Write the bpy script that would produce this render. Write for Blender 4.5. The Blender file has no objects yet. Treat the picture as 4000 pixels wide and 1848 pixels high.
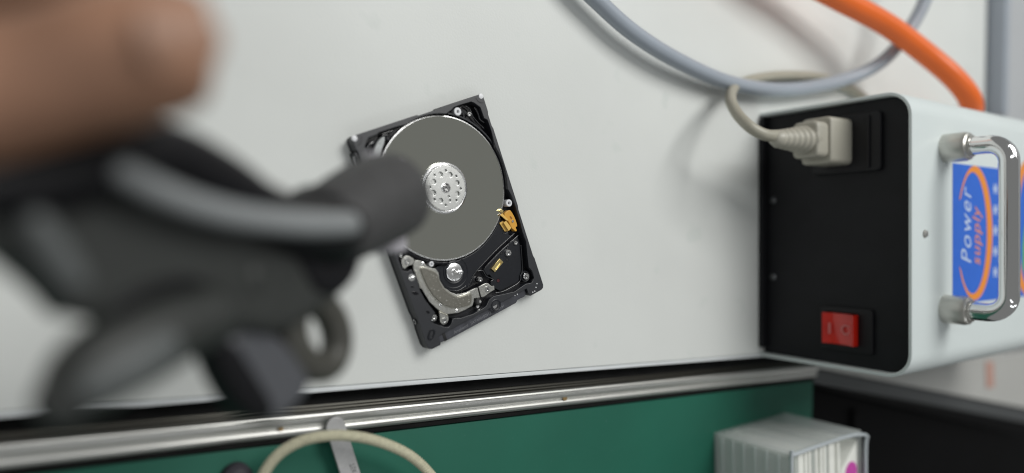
import bpy, bmesh, math, random
from mathutils import Vector, Matrix
random.seed(7)
S = 0.001                      # every length below is in millimetres
scn = bpy.context.scene
col = scn.collection

# ------------------------------------------------------------------ camera
cam_d = bpy.data.cameras.new("camera")
cam = bpy.data.objects.new("camera", cam_d)
col.objects.link(cam)
cx, cy, cz = (0.8226, 0.0385, 0.5673), (-0.0460, 0.9989, -0.0011), (-0.5668, -0.0252, 0.8235)
M = Matrix(((cx[0], cy[0], cz[0], -133.609 * S), (cx[1], cy[1], cz[1], 61.048 * S), (cx[2], cy[2], cz[2], 291.166 * S), (0, 0, 0, 1)))
cam.matrix_world = M
cam_d.sensor_fit = 'HORIZONTAL'
cam_d.sensor_width = 36.0
cam_d.lens = 24.957
cam_d.clip_start = 0.005
cam_d.clip_end = 50
cam_d.dof.use_dof = True
cam_d.dof.focus_distance = 0.346
cam_d.dof.aperture_fstop = 2.55
scn.camera = cam

# ------------------------------------------------------------------ room light
w = bpy.data.worlds.new("World")
scn.world = w
w.use_nodes = True
w.node_tree.nodes["Background"].inputs[0].default_value = (0.985, 1.0, 0.985, 1)
w.node_tree.nodes["Background"].inputs[1].default_value = 0.20


def area(name, loc, target, sx, sy, power, color):
    l = bpy.data.lights.new(name, 'AREA')
    l.shape = 'RECTANGLE'
    l.size, l.size_y = sx, sy
    l.energy = power
    l.color = color
    o = bpy.data.objects.new(name, l)
    col.objects.link(o)
    o.location = loc
    d = Vector(target) - Vector(loc)
    o.rotation_euler = d.to_track_quat('-Z', 'Y').to_euler()
    return o


area("ceiling_panel", (0.56, 1.06, 1.42), (0.07, 0.07, 0), 0.84, 0.84, 22.4, (1.0, 0.995, 0.97))
for tx, ty, tp in ((-0.62, 0.55, 2.4), (-0.70, -0.55, 1.3), (0.15, -0.95, 1.3), (1.35, -0.80, 1.2), (0.05, 1.75, 3.2)):
    area("glint_fill_tube", (tx, ty, 1.45), (tx, ty, 0), 1.2, 0.05, tp, (0.95, 0.98, 1.0))  # unseen tubes added for glints on the metal and softer shadows
scn.view_settings.view_transform = 'Standard'
scn.view_settings.look = 'None'
scn.view_settings.exposure = 0.0
scn.view_settings.gamma = 1.0
scn.cycles.max_bounces = 8
scn.cycles.filter_width = 1.1
scn.cycles.use_adaptive_sampling = False


# ------------------------------------------------------------------ materials
def mat(name, c, rough=0.5, metal=0.0, var=0.0, vscale=200.0, bump=0.0, bscale=800.0, spec=0.5, rvar=0.0, trans=0.0, alpha=1.0,
        speck=None, coat=0.0, stretch=None, emit=None):
    m = bpy.data.materials.new(name)
    m.use_nodes = True
    nt = m.node_tree
    b = nt.nodes["Principled BSDF"]
    b.inputs["Base Color"].default_value = (*c, 1)
    b.inputs["Roughness"].default_value = rough
    b.inputs["Metallic"].default_value = metal
    b.inputs["Specular IOR Level"].default_value = spec
    b.inputs["Transmission Weight"].default_value = trans
    b.inputs["Coat Weight"].default_value = coat
    b.inputs["Alpha"].default_value = alpha
    tc = nt.nodes.new("ShaderNodeTexCoord")
    src = tc.outputs["Object"]
    if stretch:
        mp = nt.nodes.new("ShaderNodeMapping")
        mp.inputs["Scale"].default_value = stretch
        nt.links.new(src, mp.inputs[0])
        src = mp.outputs[0]

    def noise(scale, detail=4):
        n = nt.nodes.new("ShaderNodeTexNoise")
        n.inputs["Scale"].default_value = scale
        n.inputs["Detail"].default_value = detail
        nt.links.new(src, n.inputs["Vector"])
        return n
    last = None
    if var > 0:
        n = noise(vscale)
        r = nt.nodes.new("ShaderNodeMapRange")
        r.inputs["From Min"].default_value = 0.3
        r.inputs["From Max"].default_value = 0.7
        r.inputs["To Min"].default_value = 1 - var
        r.inputs["To Max"].default_value = 1 + var
        nt.links.new(n.outputs["Fac"], r.inputs["Value"])
        mx = nt.nodes.new("ShaderNodeVectorMath")
        mx.operation = 'SCALE'
        mx.inputs[0].default_value = c
        nt.links.new(r.outputs[0], mx.inputs["Scale"])
        last = mx.outputs[0]
        nt.links.new(last, b.inputs["Base Color"])
    if speck:
        sc, lo, c2 = speck
        n = noise(sc, 2)
        r = nt.nodes.new("ShaderNodeMapRange")
        r.inputs["From Min"].default_value = lo
        r.inputs["From Max"].default_value = lo + 0.06
        nt.links.new(n.outputs["Fac"], r.inputs["Value"])
        mm = nt.nodes.new("ShaderNodeMix")
        mm.data_type = 'RGBA'
        nt.links.new(r.outputs[0], mm.inputs["Factor"])
        mm.inputs["A"].default_value = (*c, 1)
        mm.inputs["B"].default_value = (*c2, 1)
        if last:
            nt.links.new(last, mm.inputs["A"])
        nt.links.new(mm.outputs["Result"], b.inputs["Base Color"])
    if rvar > 0:
        n = noise(vscale * 1.7)
        r = nt.nodes.new("ShaderNodeMapRange")
        r.inputs["To Min"].default_value = max(0.02, rough - rvar)
        r.inputs["To Max"].default_value = min(1, rough + rvar)
        nt.links.new(n.outputs["Fac"], r.inputs["Value"])
        nt.links.new(r.outputs[0], b.inputs["Roughness"])
    if bump > 0:
        n = noise(bscale, 6)
        bp = nt.nodes.new("ShaderNodeBump")
        bp.inputs["Strength"].default_value = bump
        bp.inputs["Distance"].default_value = 0.0002
        nt.links.new(n.outputs["Fac"], bp.inputs["Height"])
        nt.links.new(bp.outputs[0], b.inputs["Normal"])
    return m


TABLE = mat("table_laminate", (0.725, 0.745, 0.722), 0.42, var=0.035, vscale=11, speck=(42, 0.66, (0.685, 0.715, 0.688)), bump=0.30, bscale=900, spec=0.35, rvar=0.06)
TEDGE = mat("table_edge_band", (0.66, 0.69, 0.70), 0.3, var=0.03, vscale=60)
GROOVE = mat("groove_dark", (0.08, 0.08, 0.08), 0.7)
GAP = mat("gap_black", (0.004, 0.004, 0.005), 0.6, var=0.3, vscale=60)
ALU = mat("bench_aluminium", (0.60, 0.60, 0.575), 0.48, 1.0, var=0.09, vscale=260, stretch=(0.06, 1, 1))
GUM = mat("black_seal", (0.005, 0.005, 0.005), 0.6, var=0.5, vscale=80, spec=0.2)
MATG = mat("green_esd_mat", (0.0115, 0.105, 0.069), 0.55, var=0.08, vscale=16, speck=(520, 0.72, (0.05, 0.15, 0.12)), bump=0.12, bscale=900, rvar=0.08, spec=0.3)
RUST = mat("rust", (0.24, 0.155, 0.06), 0.7, var=0.4, vscale=700)
VOID = mat("gap_fill_black", (0.0012, 0.0012, 0.0016), 0.6, spec=0.08, var=0.3, vscale=20, bump=0.2, bscale=60)
SHELF = mat("shelf_grey", (0.44, 0.44, 0.42), 0.4, var=0.04, vscale=20)
WALLM = mat("wall_grey", (0.44, 0.455, 0.47), 0.6, var=0.04, vscale=8)
POSTM = mat("post_bluegrey", (0.34, 0.38, 0.43), 0.4, var=0.03)
# hard drive
HBLK = mat("drive_paint", (0.0055, 0.0068, 0.0105), 0.40, var=0.12, vscale=700, bump=0.10, bscale=2600, spec=0.45, rvar=0.04)
HRIB = mat("drive_ridge_paint", (0.012, 0.0125, 0.015), 0.22, spec=1.0)
HRIM = mat("drive_rim_paint", (0.0085, 0.0100, 0.0145), 0.44, var=0.10, vscale=700, bump=0.12, bscale=2600, spec=0.8)
HDEEP = mat("drive_paint_glossy", (0.003, 0.003, 0.005), 0.26, var=0.2, vscale=300, bump=0.04, bscale=2000)
PLAT = mat("platter_mirror", (0.70, 0.705, 0.635), 0.045, 1.0, var=0.008, vscale=60)
RIMM = mat("platter_edge", (0.88, 0.88, 0.88), 0.36, 1.0)
HUBM = mat("brushed_steel", (0.86, 0.87, 0.85), 0.32, 1.0, var=0.04, vscale=400, bump=0.05, bscale=3000)
CHROME = mat("bright_steel", (0.90, 0.90, 0.90), 0.24, 1.0)
SCREW = mat("screw_steel", (0.88, 0.88, 0.87), 0.20, 1.0, var=0.05, vscale=900)
SOCK = mat("screw_recess", (0.20, 0.20, 0.21), 0.3, 1.0)
NICK = mat("nickel_plate", (0.44, 0.44, 0.415), 0.42, 1.0, var=0.16, vscale=900, bump=0.15, bscale=3000, speck=(2600, 0.62, (0.75, 0.74, 0.70)))
NICKD = mat("nickel_dark", (0.215, 0.208, 0.182), 0.48, 1.0, var=0.10, vscale=900, bump=0.15, bscale=3000, speck=(1500, 0.66, (0.80, 0.79, 0.74)))
RAMP = mat("amber_plastic", (0.66, 0.34, 0.05), 0.35, var=0.05, vscale=200)
RAMPL = mat("pale_amber", (0.75, 0.48, 0.13), 0.3, var=0.05)
GOLD = mat("gold_contact", (0.82, 0.66, 0.30), 0.30, 1.0, var=0.1, vscale=900)
FILT = mat("filter_cloth", (0.46, 0.48, 0.48), 0.9, var=0.12, vscale=900, speck=(900, 0.64, (0.10, 0.10, 0.10)))
CONN = mat("connector_plastic", (0.040, 0.042, 0.052), 0.5, var=0.3, vscale=260, bump=0.25, bscale=900)
PRINT = mat("laser_print", (0.17, 0.175, 0.19), 0.6)
REDP = mat("red_hole", (0.05, 0.006, 0.01), 0.4)
WHITEP = mat("white_dot", (0.75, 0.76, 0.78), 0.4)
# power supply
CASE = mat("white_enamel", (0.66, 0.72, 0.715), 0.34, var=0.012, vscale=20, bump=0.03, bscale=500, spec=0.45)
LIP = mat("case_lip", (0.42, 0.43, 0.40), 0.4, var=0.06, vscale=80)
PANEL = mat("panel_black", (0.0080, 0.0084, 0.0103), 0.55, spec=0.28, var=0.15, vscale=70, bump=0.12, bscale=700)
INLET = mat("inlet_black", (0.007, 0.007, 0.009), 0.42, spec=0.3)
REDSW = mat("red_rocker", (0.62, 0.018, 0.008), 0.18, var=0.05, vscale=80, coat=0.4)
HCHR = mat("handle_chrome", (0.80, 0.80, 0.80), 0.07, 1.0, bump=0.03, bscale=220)
FERR = mat("ferrule_nickel", (0.62, 0.61, 0.57), 0.33, 1.0, var=0.05)
BLUE = mat("label_blue", (0.022, 0.135, 0.62), 0.4, var=0.03)
LWHITE = mat("label_white", (0.50, 0.60, 0.80), 0.45)
LORANGE = mat("label_orange", (0.80, 0.27, 0.035), 0.45)
LGREEN = mat("label_green", (0.16, 0.50, 0.06), 0.45)
BEIGE = mat("cord_beige", (0.36, 0.345, 0.28), 0.42, var=0.04, vscale=80)
PLUG = mat("plug_beige", (0.40, 0.385, 0.325), 0.40, var=0.03, vscale=80)
GREYC = mat("cable_grey", (0.33, 0.37, 0.42), 0.33, var=0.03, vscale=40)
ORANGE = mat("hose_orange", (0.80, 0.145, 0.016), 0.38, var=0.04, vscale=40)
# tool, hand, bench things
CBLK = mat("clamp_black", (0.0045, 0.0045, 0.0058), 0.5, var=0.15, vscale=120, spec=0.25)
CGRY = mat("clamp_charcoal", (0.027, 0.0295, 0.0275), 0.5, var=0.12, vscale=120)
CTIP = mat("clamp_rubber", (0.056, 0.056, 0.057), 0.6, spec=0.3, var=0.10, vscale=200)
CSHINE = mat("clamp_highlight_grey", (0.215, 0.228, 0.232), 0.55, var=0.04)
CRIDGE = mat("clamp_mid_grey", (0.095, 0.102, 0.102), 0.5, var=0.05)
CRING = mat("clamp_ring_olive", (0.055, 0.054, 0.046), 0.45, var=0.1)
CPAD = mat("clamp_pale_pad", (0.38, 0.37, 0.40), 0.35, var=0.03)
SKIN = mat("skin", (0.300, 0.160, 0.101), 0.5, var=0.30, vscale=55, bump=0.2, bscale=500, spec=0.35)
NAIL = mat("nail", (0.30, 0.166, 0.108), 0.55, var=0.05)
ROPE = mat("cord_braid", (0.50, 0.48, 0.35), 0.7, var=0.14, vscale=700, bump=0.2, bscale=2500)
STEEL = mat("pry_steel", (0.50, 0.50, 0.50), 0.55, 0.6, var=0.06, vscale=500, bump=0.30, bscale=1800)
INK = mat("etched_ink", (0.06, 0.06, 0.06), 0.6)
RUBK = mat("knob_rubber", (0.03, 0.028, 0.036), 0.6, var=0.1)
CLEAR = mat("clear_plastic", (0.82, 0.86, 0.85), 0.25, alpha=0.34, spec=0.5)
PAPER = mat("paper_slips", (0.74, 0.75, 0.70), 0.8, var=0.08, vscale=60)
PAPERG = mat("paper_slips_grey", (0.42, 0.45, 0.42), 0.8, var=0.08, vscale=60)
MAGENTA = mat("magenta_print", (0.52, 0.06, 0.36), 0.5)
SALMON = mat("salmon_sheen", (0.48, 0.29, 0.24), 0.5)


# ------------------------------------------------------------------ builders
def link(name, me, m, parent=None, loc=None, rot=None, ang=35):
    o = bpy.data.objects.new(name, me)
    col.objects.link(o)
    if m is not None:
        me.materials.clear()
        me.materials.append(m)
    for p in me.polygons:
        p.use_smooth = True
    me.set_sharp_from_angle(angle=math.radians(ang))
    if parent is not None:
        o.parent = parent
    if loc:
        o.location = [v * S for v in loc]
    if rot:
        o.rotation_euler = rot
    return o


def thing(name, label, cat, loc=(0, 0, 0), rot=(0, 0, 0), group=None):
    o = bpy.data.objects.new(name, None)
    col.objects.link(o)
    o.empty_display_size = 0.01
    o.location = [v * S for v in loc]
    o.rotation_euler = rot
    return tag(o, label, cat, group)


def tag(o, label, cat, group=None):
    o["label"] = label
    o["category"] = cat
    if group:
        o["group"] = group
    return o


def struct(o):
    o["kind"] = "structure"
    return o


def from_curve(cu):
    o = bpy.data.objects.new("tmp", cu)
    col.objects.link(o)
    dg = bpy.context.evaluated_depsgraph_get()
    me = bpy.data.meshes.new_from_object(o.evaluated_get(dg))
    bpy.data.objects.remove(o)
    bpy.data.curves.remove(cu)
    return me


def prism(name, outlines, z0, z1, m, parent=None, bev=0.0, loc=None, rot=None, bres=1):
    """Filled outline (first) with holes (the others), extruded z0..z1 with rounded edges."""
    cu = bpy.data.curves.new("tmp", 'CURVE')
    cu.dimensions = '2D'
    cu.fill_mode = 'BOTH'
    h = (z1 - z0) / 2
    cu.extrude = max(0.0, h - bev)
    cu.bevel_depth = bev
    cu.bevel_resolution = bres
    cu.offset = -bev
    for pts in outlines:
        sp = cu.splines.new('POLY')
        sp.points.add(len(pts) - 1)
        for p, q in zip(sp.points, pts):
            p.co = (q[0], q[1], 0, 1)
        sp.use_cyclic_u = True
    me = from_curve(cu)
    me.transform(Matrix.Scale(S, 4) @ Matrix.Translation((0, 0, (z0 + z1) / 2)))
    return link(name, me, m, parent, loc, rot)


def text(name, body, size, m, parent, loc, rot=(0, 0, 0), depth=0.03, shear=0.0, sx=1.0, align='LEFT', bold=0.0, space=1.0):
    cu = bpy.data.curves.new("tmp", 'FONT')
    cu.body = body
    cu.size = size
    cu.extrude = depth
    cu.shear = shear
    cu.offset = bold
    cu.space_character = space
    cu.align_x = align
    me = from_curve(cu)
    me.transform(Matrix.Scale(S, 4) @ Matrix.Diagonal((sx, 1, 1, 1)))
    return link(name, me, m, parent, loc, rot)


def circ(x, y, r, n=24, a0=0.0, ry=None):
    return [(x + r * math.cos(a0 + 2 * math.pi * k / n), y + (ry or r) * math.sin(a0 + 2 * math.pi * k / n)) for k in range(n)]


def arc(x, y, r, d0, d1, n=16):
    return [(x + r * math.cos(math.radians(d0 + (d1 - d0) * k / n)), y + r * math.sin(math.radians(d0 + (d1 - d0) * k / n))) for k in range(n + 1)]


def smooth(pts, n=3):
    """Closed outline rounded by Chaikin corner cutting."""
    for _ in range(n):
        out = []
        for k in range(len(pts)):
            a, b = pts[k], pts[(k + 1) % len(pts)]
            out += [(a[0] * .75 + b[0] * .25, a[1] * .75 + b[1] * .25), (a[0] * .25 + b[0] * .75, a[1] * .25 + b[1] * .75)]
        pts = out
    return pts


def rrect(x0, y0, x1, y1, r, n=4):
    out = []
    for cx_, cy_, a in ((x1 - r, y1 - r, 0), (x0 + r, y1 - r, 90), (x0 + r, y0 + r, 180), (x1 - r, y0 + r, 270)):
        out += arc(cx_, cy_, r, a, a + 90, n)
    return out


def lathe(name, prof, m, parent=None, loc=None, rot=None, n=32, ang=35):
    bm = bmesh.new()
    rings = []
    for r, z in prof:
        if r <= 1e-6:
            rings.append([bm.verts.new((0, 0, z * S))])
        else:
            rings.append([bm.verts.new((r * S * math.cos(2 * math.pi * k / n), r * S * math.sin(2 * math.pi * k / n), z * S)) for k in range(n)])
    for a, b in zip(rings, rings[1:]):
        for k in range(n):
            v = [a[k % len(a)], a[(k + 1) % len(a)], b[(k + 1) % len(b)], b[k % len(b)]]
            u = []
            for q in v:
                if q not in u:
                    u.append(q)
            if len(u) > 2:
                bm.faces.new(u)
    bmesh.ops.recalc_face_normals(bm, faces=bm.faces)
    me = bpy.data.meshes.new(name)
    bm.to_mesh(me)
    bm.free()
    return link(name, me, m, parent, loc, rot, ang)


def spline(pts, sub=8):
    """Catmull-Rom through points (any dimension)."""
    P = [Vector(p) for p in pts]
    P = [2 * P[0] - P[1]] + P + [2 * P[-1] - P[-2]]
    out = []
    for i in range(1, len(P) - 2):
        a, b, c, d = P[i - 1:i + 3]
        for k in range(sub):
            t = k / sub
            out.append(0.5 * ((2 * b) + (c - a) * t + (2 * a - 5 * b + 4 * c - d) * t * t + (3 * b - a - 3 * c + d) * t ** 3))
    out.append(P[-2])
    return out


def tube(name, pts, r, m, parent=None, sub=8, n=16, flat=1.0, wave=None, loc=None, straight=False):
    """Round bar swept along points (x, y, z[, radius]) with closed rounded ends; wave(s, theta) scales the radius."""
    q = [tuple(p) if len(p) == 4 else (*p, r) for p in pts]
    Q = [Vector(p) for p in q] if straight else spline(q, sub)
    C = [Vector(p[:3]) for p in Q]
    R = [p[3] for p in Q]
    bm = bmesh.new()
    T = [(C[min(i + 1, len(C) - 1)] - C[max(i - 1, 0)]).normalized() for i in range(len(C))]
    up = Vector((0, 0, 1)) if abs(T[0].z) < 0.9 else Vector((1, 0, 0))
    N = (up - T[0] * up.dot(T[0])).normalized()
    st = [(C[0] - T[0] * R[0] * e, R[0] * math.sqrt(max(0.02, 1 - e * e)), T[0]) for e in (0.95, 0.7, 0.35)]
    st += [(c, rr, t) for c, rr, t in zip(C, R, T)]
    st += [(C[-1] + T[-1] * R[-1] * e, R[-1] * math.sqrt(max(0.02, 1 - e * e)), T[-1]) for e in (0.35, 0.7, 0.95)]
    rings = []
    s = 0.0
    prev = st[0][0]
    for c, rr, t in st:
        s += (c - prev).length
        prev = c
        N = (N - t * N.dot(t)).normalized()
        B = t.cross(N)
        ring = []
        for k in range(n):
            th = 2 * math.pi * k / n
            f = wave(s, th) if wave else 1.0
            ring.append(bm.verts.new((c + (N * math.cos(th) * flat + B * math.sin(th)) * rr * f) * S))
        rings.append(ring)
    for a, b in zip(rings, rings[1:]):
        for k in range(n):
            bm.faces.new((a[k], a[(k + 1) % n], b[(k + 1) % n], b[k]))
    bm.faces.new(rings[0])
    bm.faces.new(rings[-1])
    bmesh.ops.recalc_face_normals(bm, faces=bm.faces)
    me = bpy.data.meshes.new(name)
    bm.to_mesh(me)
    bm.free()
    return link(name, me, m, parent, loc, None, 50)


def box(name, lo, hi, m, parent=None, bev=0.5, loc=None, rot=None, seg=2):
    bm = bmesh.new()
    bmesh.ops.create_cube(bm, size=1)
    for v in bm.verts:
        v.co = Vector([(lo[i] + hi[i]) / 2 * S + v.co[i] * (hi[i] - lo[i]) * S for i in range(3)])
    if bev > 0:
        bmesh.ops.bevel(bm, geom=bm.edges[:], offset=bev * S, segments=seg, affect='EDGES', profile=0.5)
    me = bpy.data.meshes.new(name)
    bm.to_mesh(me)
    bm.free()
    return link(name, me, m, parent, loc, rot)


def bar_x(name, prof, x0, x1, m, parent=None):
    """Closed (y, z) profile run along x."""
    bm = bmesh.new()
    a = [bm.verts.new((x0 * S, y * S, z * S)) for y, z in prof]
    b = [bm.verts.new((x1 * S, y * S, z * S)) for y, z in prof]
    k = len(prof)
    for i in range(k):
        bm.faces.new((a[i], a[(i + 1) % k], b[(i + 1) % k], b[i]))
    bm.faces.new(a)
    bm.faces.new(b)
    bmesh.ops.recalc_face_normals(bm, faces=bm.faces)
    me = bpy.data.meshes.new(name)
    bm.to_mesh(me)
    bm.free()
    return link(name, me, m, parent, None, None, 28)


R = math.radians

# ================================================================== SETTING
struct(box("floor", (-900, -900, -760), (1600, 1100, -740), GAP, bev=0))
top = struct(box("tabletop", (-480, 2.2, -18), (588, 760, 0), TABLE, bev=0.4))
box("edge_band", (-480, 0.0, -17.5), (588, 1.9, -0.15), TEDGE, top, bev=0.3)
wall = struct(box("wall", (1050, -16, -740), (1065, 1100, 900), WALLM, bev=0))
struct(box("side_tabletop", (610, -14, -40), (1050, 1000, -25), WALLM, bev=1))
tag(box("partition_post", (593, 205, -60), (603, 700, 14), POSTM, bev=2), "blue grey trim strip running along the far right end of the tabletop", "trim")
rail = thing("bench_rail", "worn aluminium edge rail between the white tabletop and green mat", "rail")
prof = [(-9.6, -14), (-9.6, -5.0), (-10.0, -4.2), (-10.6, -3.9)]
prof += [(-11.0 - 3.6 * math.sin(R(a)) * 1.02, -5.2 + 3.6 * math.cos(R(a))) for a in (-8, 8, 22, 36, 50, 62)]
prof += [(-14.9, -3.6), (-15.2, -3.1), (-16.0, -2.8), (-17.2, -3.2), (-18.3, -4.4), (-18.6, -6), (-18.6, -14)]
bar_x("dark_channel", [(-6.8, -16), (-6.8, -9.0), (-7.8, -8.6), (-8.0, -6.4), (-8.5, -6.2), (-8.7, -7.0), (-9.1, -7.0), (-9.2, -5.6), (-9.5, -5.5), (-9.5, -16)], -480, 338, mat("channel_dark", (0.05, 0.048, 0.04), 0.4, 0.6, var=0.3, vscale=200, stretch=(.06, 1, 1)), rail)
bar_x("profile", prof, -480, 338, ALU, rail)
bar_x("seal", [(-6.4, -18), (-6.4, -8), (-1.0, -12), (-1.0, -18)], -480, 338, GUM, rail)
bar_x("black_bead", [(-18.7, -14), (-18.7, -5.4), (-19.4, -4.4), (-20.6, -4.6), (-21.2, -6.2), (-21.2, -14)], -480, 338, GUM, rail)
for (x, y, rx, ry) in ((-42.8, -14.4, 1.3, 0.9), (106.9, -14.2, 1.6, 1.3)):
    z = -2.8
    prism("rust_spot", [[(x + rx * math.cos(t) * random.uniform(.7, 1.15), y + ry * math.sin(t) * random.uniform(.7, 1.15)) for t in [k * .45 for k in range(14)]]], z, z + 0.2, RUST, rail)
struct(box("gap_floor", (-480, -22, -40), (640, 0, -18.2), GAP, bev=0))
struct(box("green_mat", (-480, -420, -16), (338, -21.3, -5.6), MATG, bev=0.8))
void = thing("dark_gap_fill", "black block standing in for the unlit gap beside the green mat, below the grey side shelf", "dark gap")
prism("gap_block", [[(339, -700), (339, -24), (760, -112), (1100, -112), (1100, -700)]], -700, -30, VOID, void, bev=3)  # fills the unlit gap down to the floor, darkness put into the colour
box("gap_strip_near", (345, -690, -30), (352, -40, -27), VOID, void, bev=1)
box("gap_strip_far", (430, -690, -30), (437, -55, -27), VOID, void, bev=1)
shelf = thing("side_shelf", "grey shelf with dark front lip under the right end of the power supply", "shelf")
prism("shelf_top", [[(339, -12.0), (339, -0.5), (638, -0.5), (638, -18), (760, -18), (760, -83.4)]], -20, -2, SHELF, shelf, bev=1)
prism("front_lip", [[(339, -23), (339, -12.4), (760, -84), (760, -98)]], -24, -6, mat("lip_dark_grey", (0.055, 0.06, 0.062), 0.35), shelf, bev=1.5)
prism("salmon_reflection", [[(606, -22), (622, -22), (625, -46), (609, -46)]], -2.1, -1.2, SALMON, shelf)  # flat strip coloured as a reflection lying on the shelf

# ================================================================== HARD DRIVE
hd = thing("hard_drive", "opened laptop hard drive with bare grey platter lying on the white tabletop", "hard drive", (18.93, 16.46, 0), (0, 0, R(24.1)))
HX, HY, PR = 35.3, 65.1, 33.2
outer = [(0.0, 2.0), (0.6, 0.4), (2, -0.3), (6.2, -0.4), (6.8, 0.2), (7.0, 3.9), (59.9, 3.9), (60.1, 0.2), (60.8, -0.4), (68, -0.4), (69.4, 0.2), (70.0, 1.6),
         (69.9, 16), (69.5, 17.5), (69.5, 42), (69.9, 44), (69.9, 83), (69.5, 84.5), (69.5, 90), (69.95, 91.5), (69.95, 98.6), (69.3, 99.8), (68, 100.2),
         (46, 100.2), (45, 99.7), (34, 99.7), (33, 100.2), (2, 100.2), (0.6, 99.6), (0, 98), (0, 94.2), (0.35, 93.9), (0.35, 86), (0, 85.5), (0, 18), (0.3, 16.5), (0.3, 11.5), (0, 10)]
bore = arc(HX, HY, 33.8, 16, -20, 10) + [(67.4, 52.6), (68.3, 48.6), (68.3, 43.1), (68.1, 35.3), (67.7, 30.9), (68.0, 25.7), (66.2, 18.7), (64.9, 13.2), (66.2, 10.6), (66.0, 7.0), (63.7, 5.4),
       (60.1, 6.3), (52.7, 5.5), (45.9, 7.1), (41, 8.4), (37.9, 8.0), (35.2, 5.8), (32.9, 5.5), (27, 5.4), (20.7, 6.4), (16.6, 8.1), (14.8, 6.0), (13.1, 5.4), (11.4, 6.1), (6.9, 10.1), (6.1, 11.7),
       (6.8, 13.0), (9.3, 14.2), (8.2, 17.4), (6.7, 22), (5.9, 27), (6.2, 33), (5.4, 37.4), (3.2, 37.2), (1.3, 38.5), (1.3, 43.5), (2.2, 46.3), (4.2, 46.8)]
bore += arc(HX, HY, 33.8, 211.5, 163, 10) + [(3.2, 84), (4.2, 91.4), (4.5, 94.7), (6.3, 96.6), (7.5, 97.5), (11.6, 97.7), (12.7, 98.2), (22.4, 98.1)]
bore += arc(HX, HY, 33.8, 105, 68.5, 8) + [(51.3, 97.6), (52.5, 98.3), (55.9, 98.4), (62.5, 98.2), (63.9, 97.2), (66.4, 94.4), (66.5, 91.8), (66.6, 89.0), (68.1, 87.8), (68.2, 86.1), (68.3, 82.5), (67.9, 77.5)]
prism("casing", [outer], 0, 2.3, HBLK, hd, bev=0.25)
prism("casing_rim", [outer, bore], 2.35, 7.0, HRIM, hd, bev=0.22, bres=2)
prism("floor_liner", [[(1.2, 40), (2.5, 98), (67.5, 98), (68.5, 40), (66, 8), (36, 6), (8, 10)]], 2.3, 2.55, HDEEP, hd)
# decks and ridges on the floor
deck = arc(HX, HY, 34.2, 250, 316, 14) + [(62.4, 36), (61.5, 31.6), (64.5, 30.6), (53.5, 27.9), (43.6, 24.4), (35.8, 21.3), (33.2, 18.9), (30.5, 17.2), (25, 17.5), (21, 20), (18.6, 23), (17.7, 27), (18.5, 30.3), (18.1, 32.6)]
prism("actuator_deck", [deck], 2.5, 3.9, HBLK, hd, bev=0.3, bres=2)
plateB = [(66.2, 29.2), (63.5, 28.6), (53.5, 25.9), (43.4, 22.3), (41.9, 21.7), (42.6, 18.3), (44.1, 18.0), (45.2, 15.3), (43.8, 14.6), (42.6, 13.4), (44.6, 10.5), (46.8, 8.1), (58.2, 8.0), (59.8, 9.2), (60.4, 10.8), (62.6, 13.0), (64.0, 16.5), (66.0, 25.2)]
prism("board_deck", [plateB], 2.5, 4.0, HBLK, hd, bev=0.25, bres=2)
for pts, rr in (([(64.7, 31.2, 3.9), (53.9, 28.2, 3.9), (44.0, 24.8, 3.9), (36.2, 21.7, 3.9), (33.4, 19.2, 3.9), (31, 17.5, 3.9)], .30),
                ([(67.0, 29.6, 4.0), (53.5, 26.0, 4.0), (43.0, 22.4, 4.0)], .28),
                ([(43.8, 8.6, 4.4), (48.7, 7.4, 4.4), (58.2, 7.8, 4.4), (60.2, 10.4, 4.4), (62.6, 13.0, 4.4), (66.0, 24.1, 4.4)], .28),
                ([(38.5, 22.3, 4.0), (41.2, 21.3, 4.0), (42.2, 17.9, 4.0), (45.2, 15.2, 4.0), (43.6, 14.8, 4.0)], .3),
                ([(57.9, 26.0, 4.2), (61.3, 28.4, 4.2), (65.2, 27.6, 4.2)], .25),
                ([(17.4, 25, 3.9), (18.9, 22.2, 3.9), (21.5, 19.7, 3.9), (25.5, 18.0, 3.9), (30, 18.3, 3.9)], .22),
                ([(59.6, 36.5, 3.9), (58.6, 34.6, 3.9), (59.0, 33.4, 3.9), (61.5, 32.9, 3.9)], .22),
                ([(64.9, 95.0, 4.6), (65.6, 92, 4.6), (65.6, 89.2, 4.6), (67.2, 87.2, 4.6)], .55),
                ([(60.6, 97.0, 4.2), (62.3, 95, 4.2), (62.6, 91.5, 4.2), (64.5, 87.5, 4.2), (66.5, 84.5, 4.2)], .35),
                ([(57.2, 97.2, 4.0), (58.0, 94, 4.0), (57.4, 91.6, 4.0)], .7),
                ([(5.4, 92.8, 4.6), (7.4, 94.6, 4.6), (9.3, 94.9, 4.6)], 1.0),
                ([(15, 97.0, 4.6), (18.5, 97.1, 4.6), (20.2, 96.8, 4.6)], .5),
                ([(14.8, 96.6, 4.8), (17.2, 95.7, 4.8), (16.6, 93.4, 4.8)], .32)):
    tube("rib", pts, rr, HRIB, hd, sub=4, n=8)
# shroud wall hugging the platter
sh = arc(HX, HY, 34.0, 212, 252, 18) + arc(HX, HY, 35.1, 252, 213, 18)
prism("shroud", [sh], 2.5, 5.9, HDEEP, hd, bev=0.15)
sh = arc(HX, HY, 33.95, 18, 66, 18) + arc(HX, HY, 34.8, 66, 18, 18)
prism("shroud", [sh], 2.5, 5.7, HBLK, hd, bev=0.15)
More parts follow.
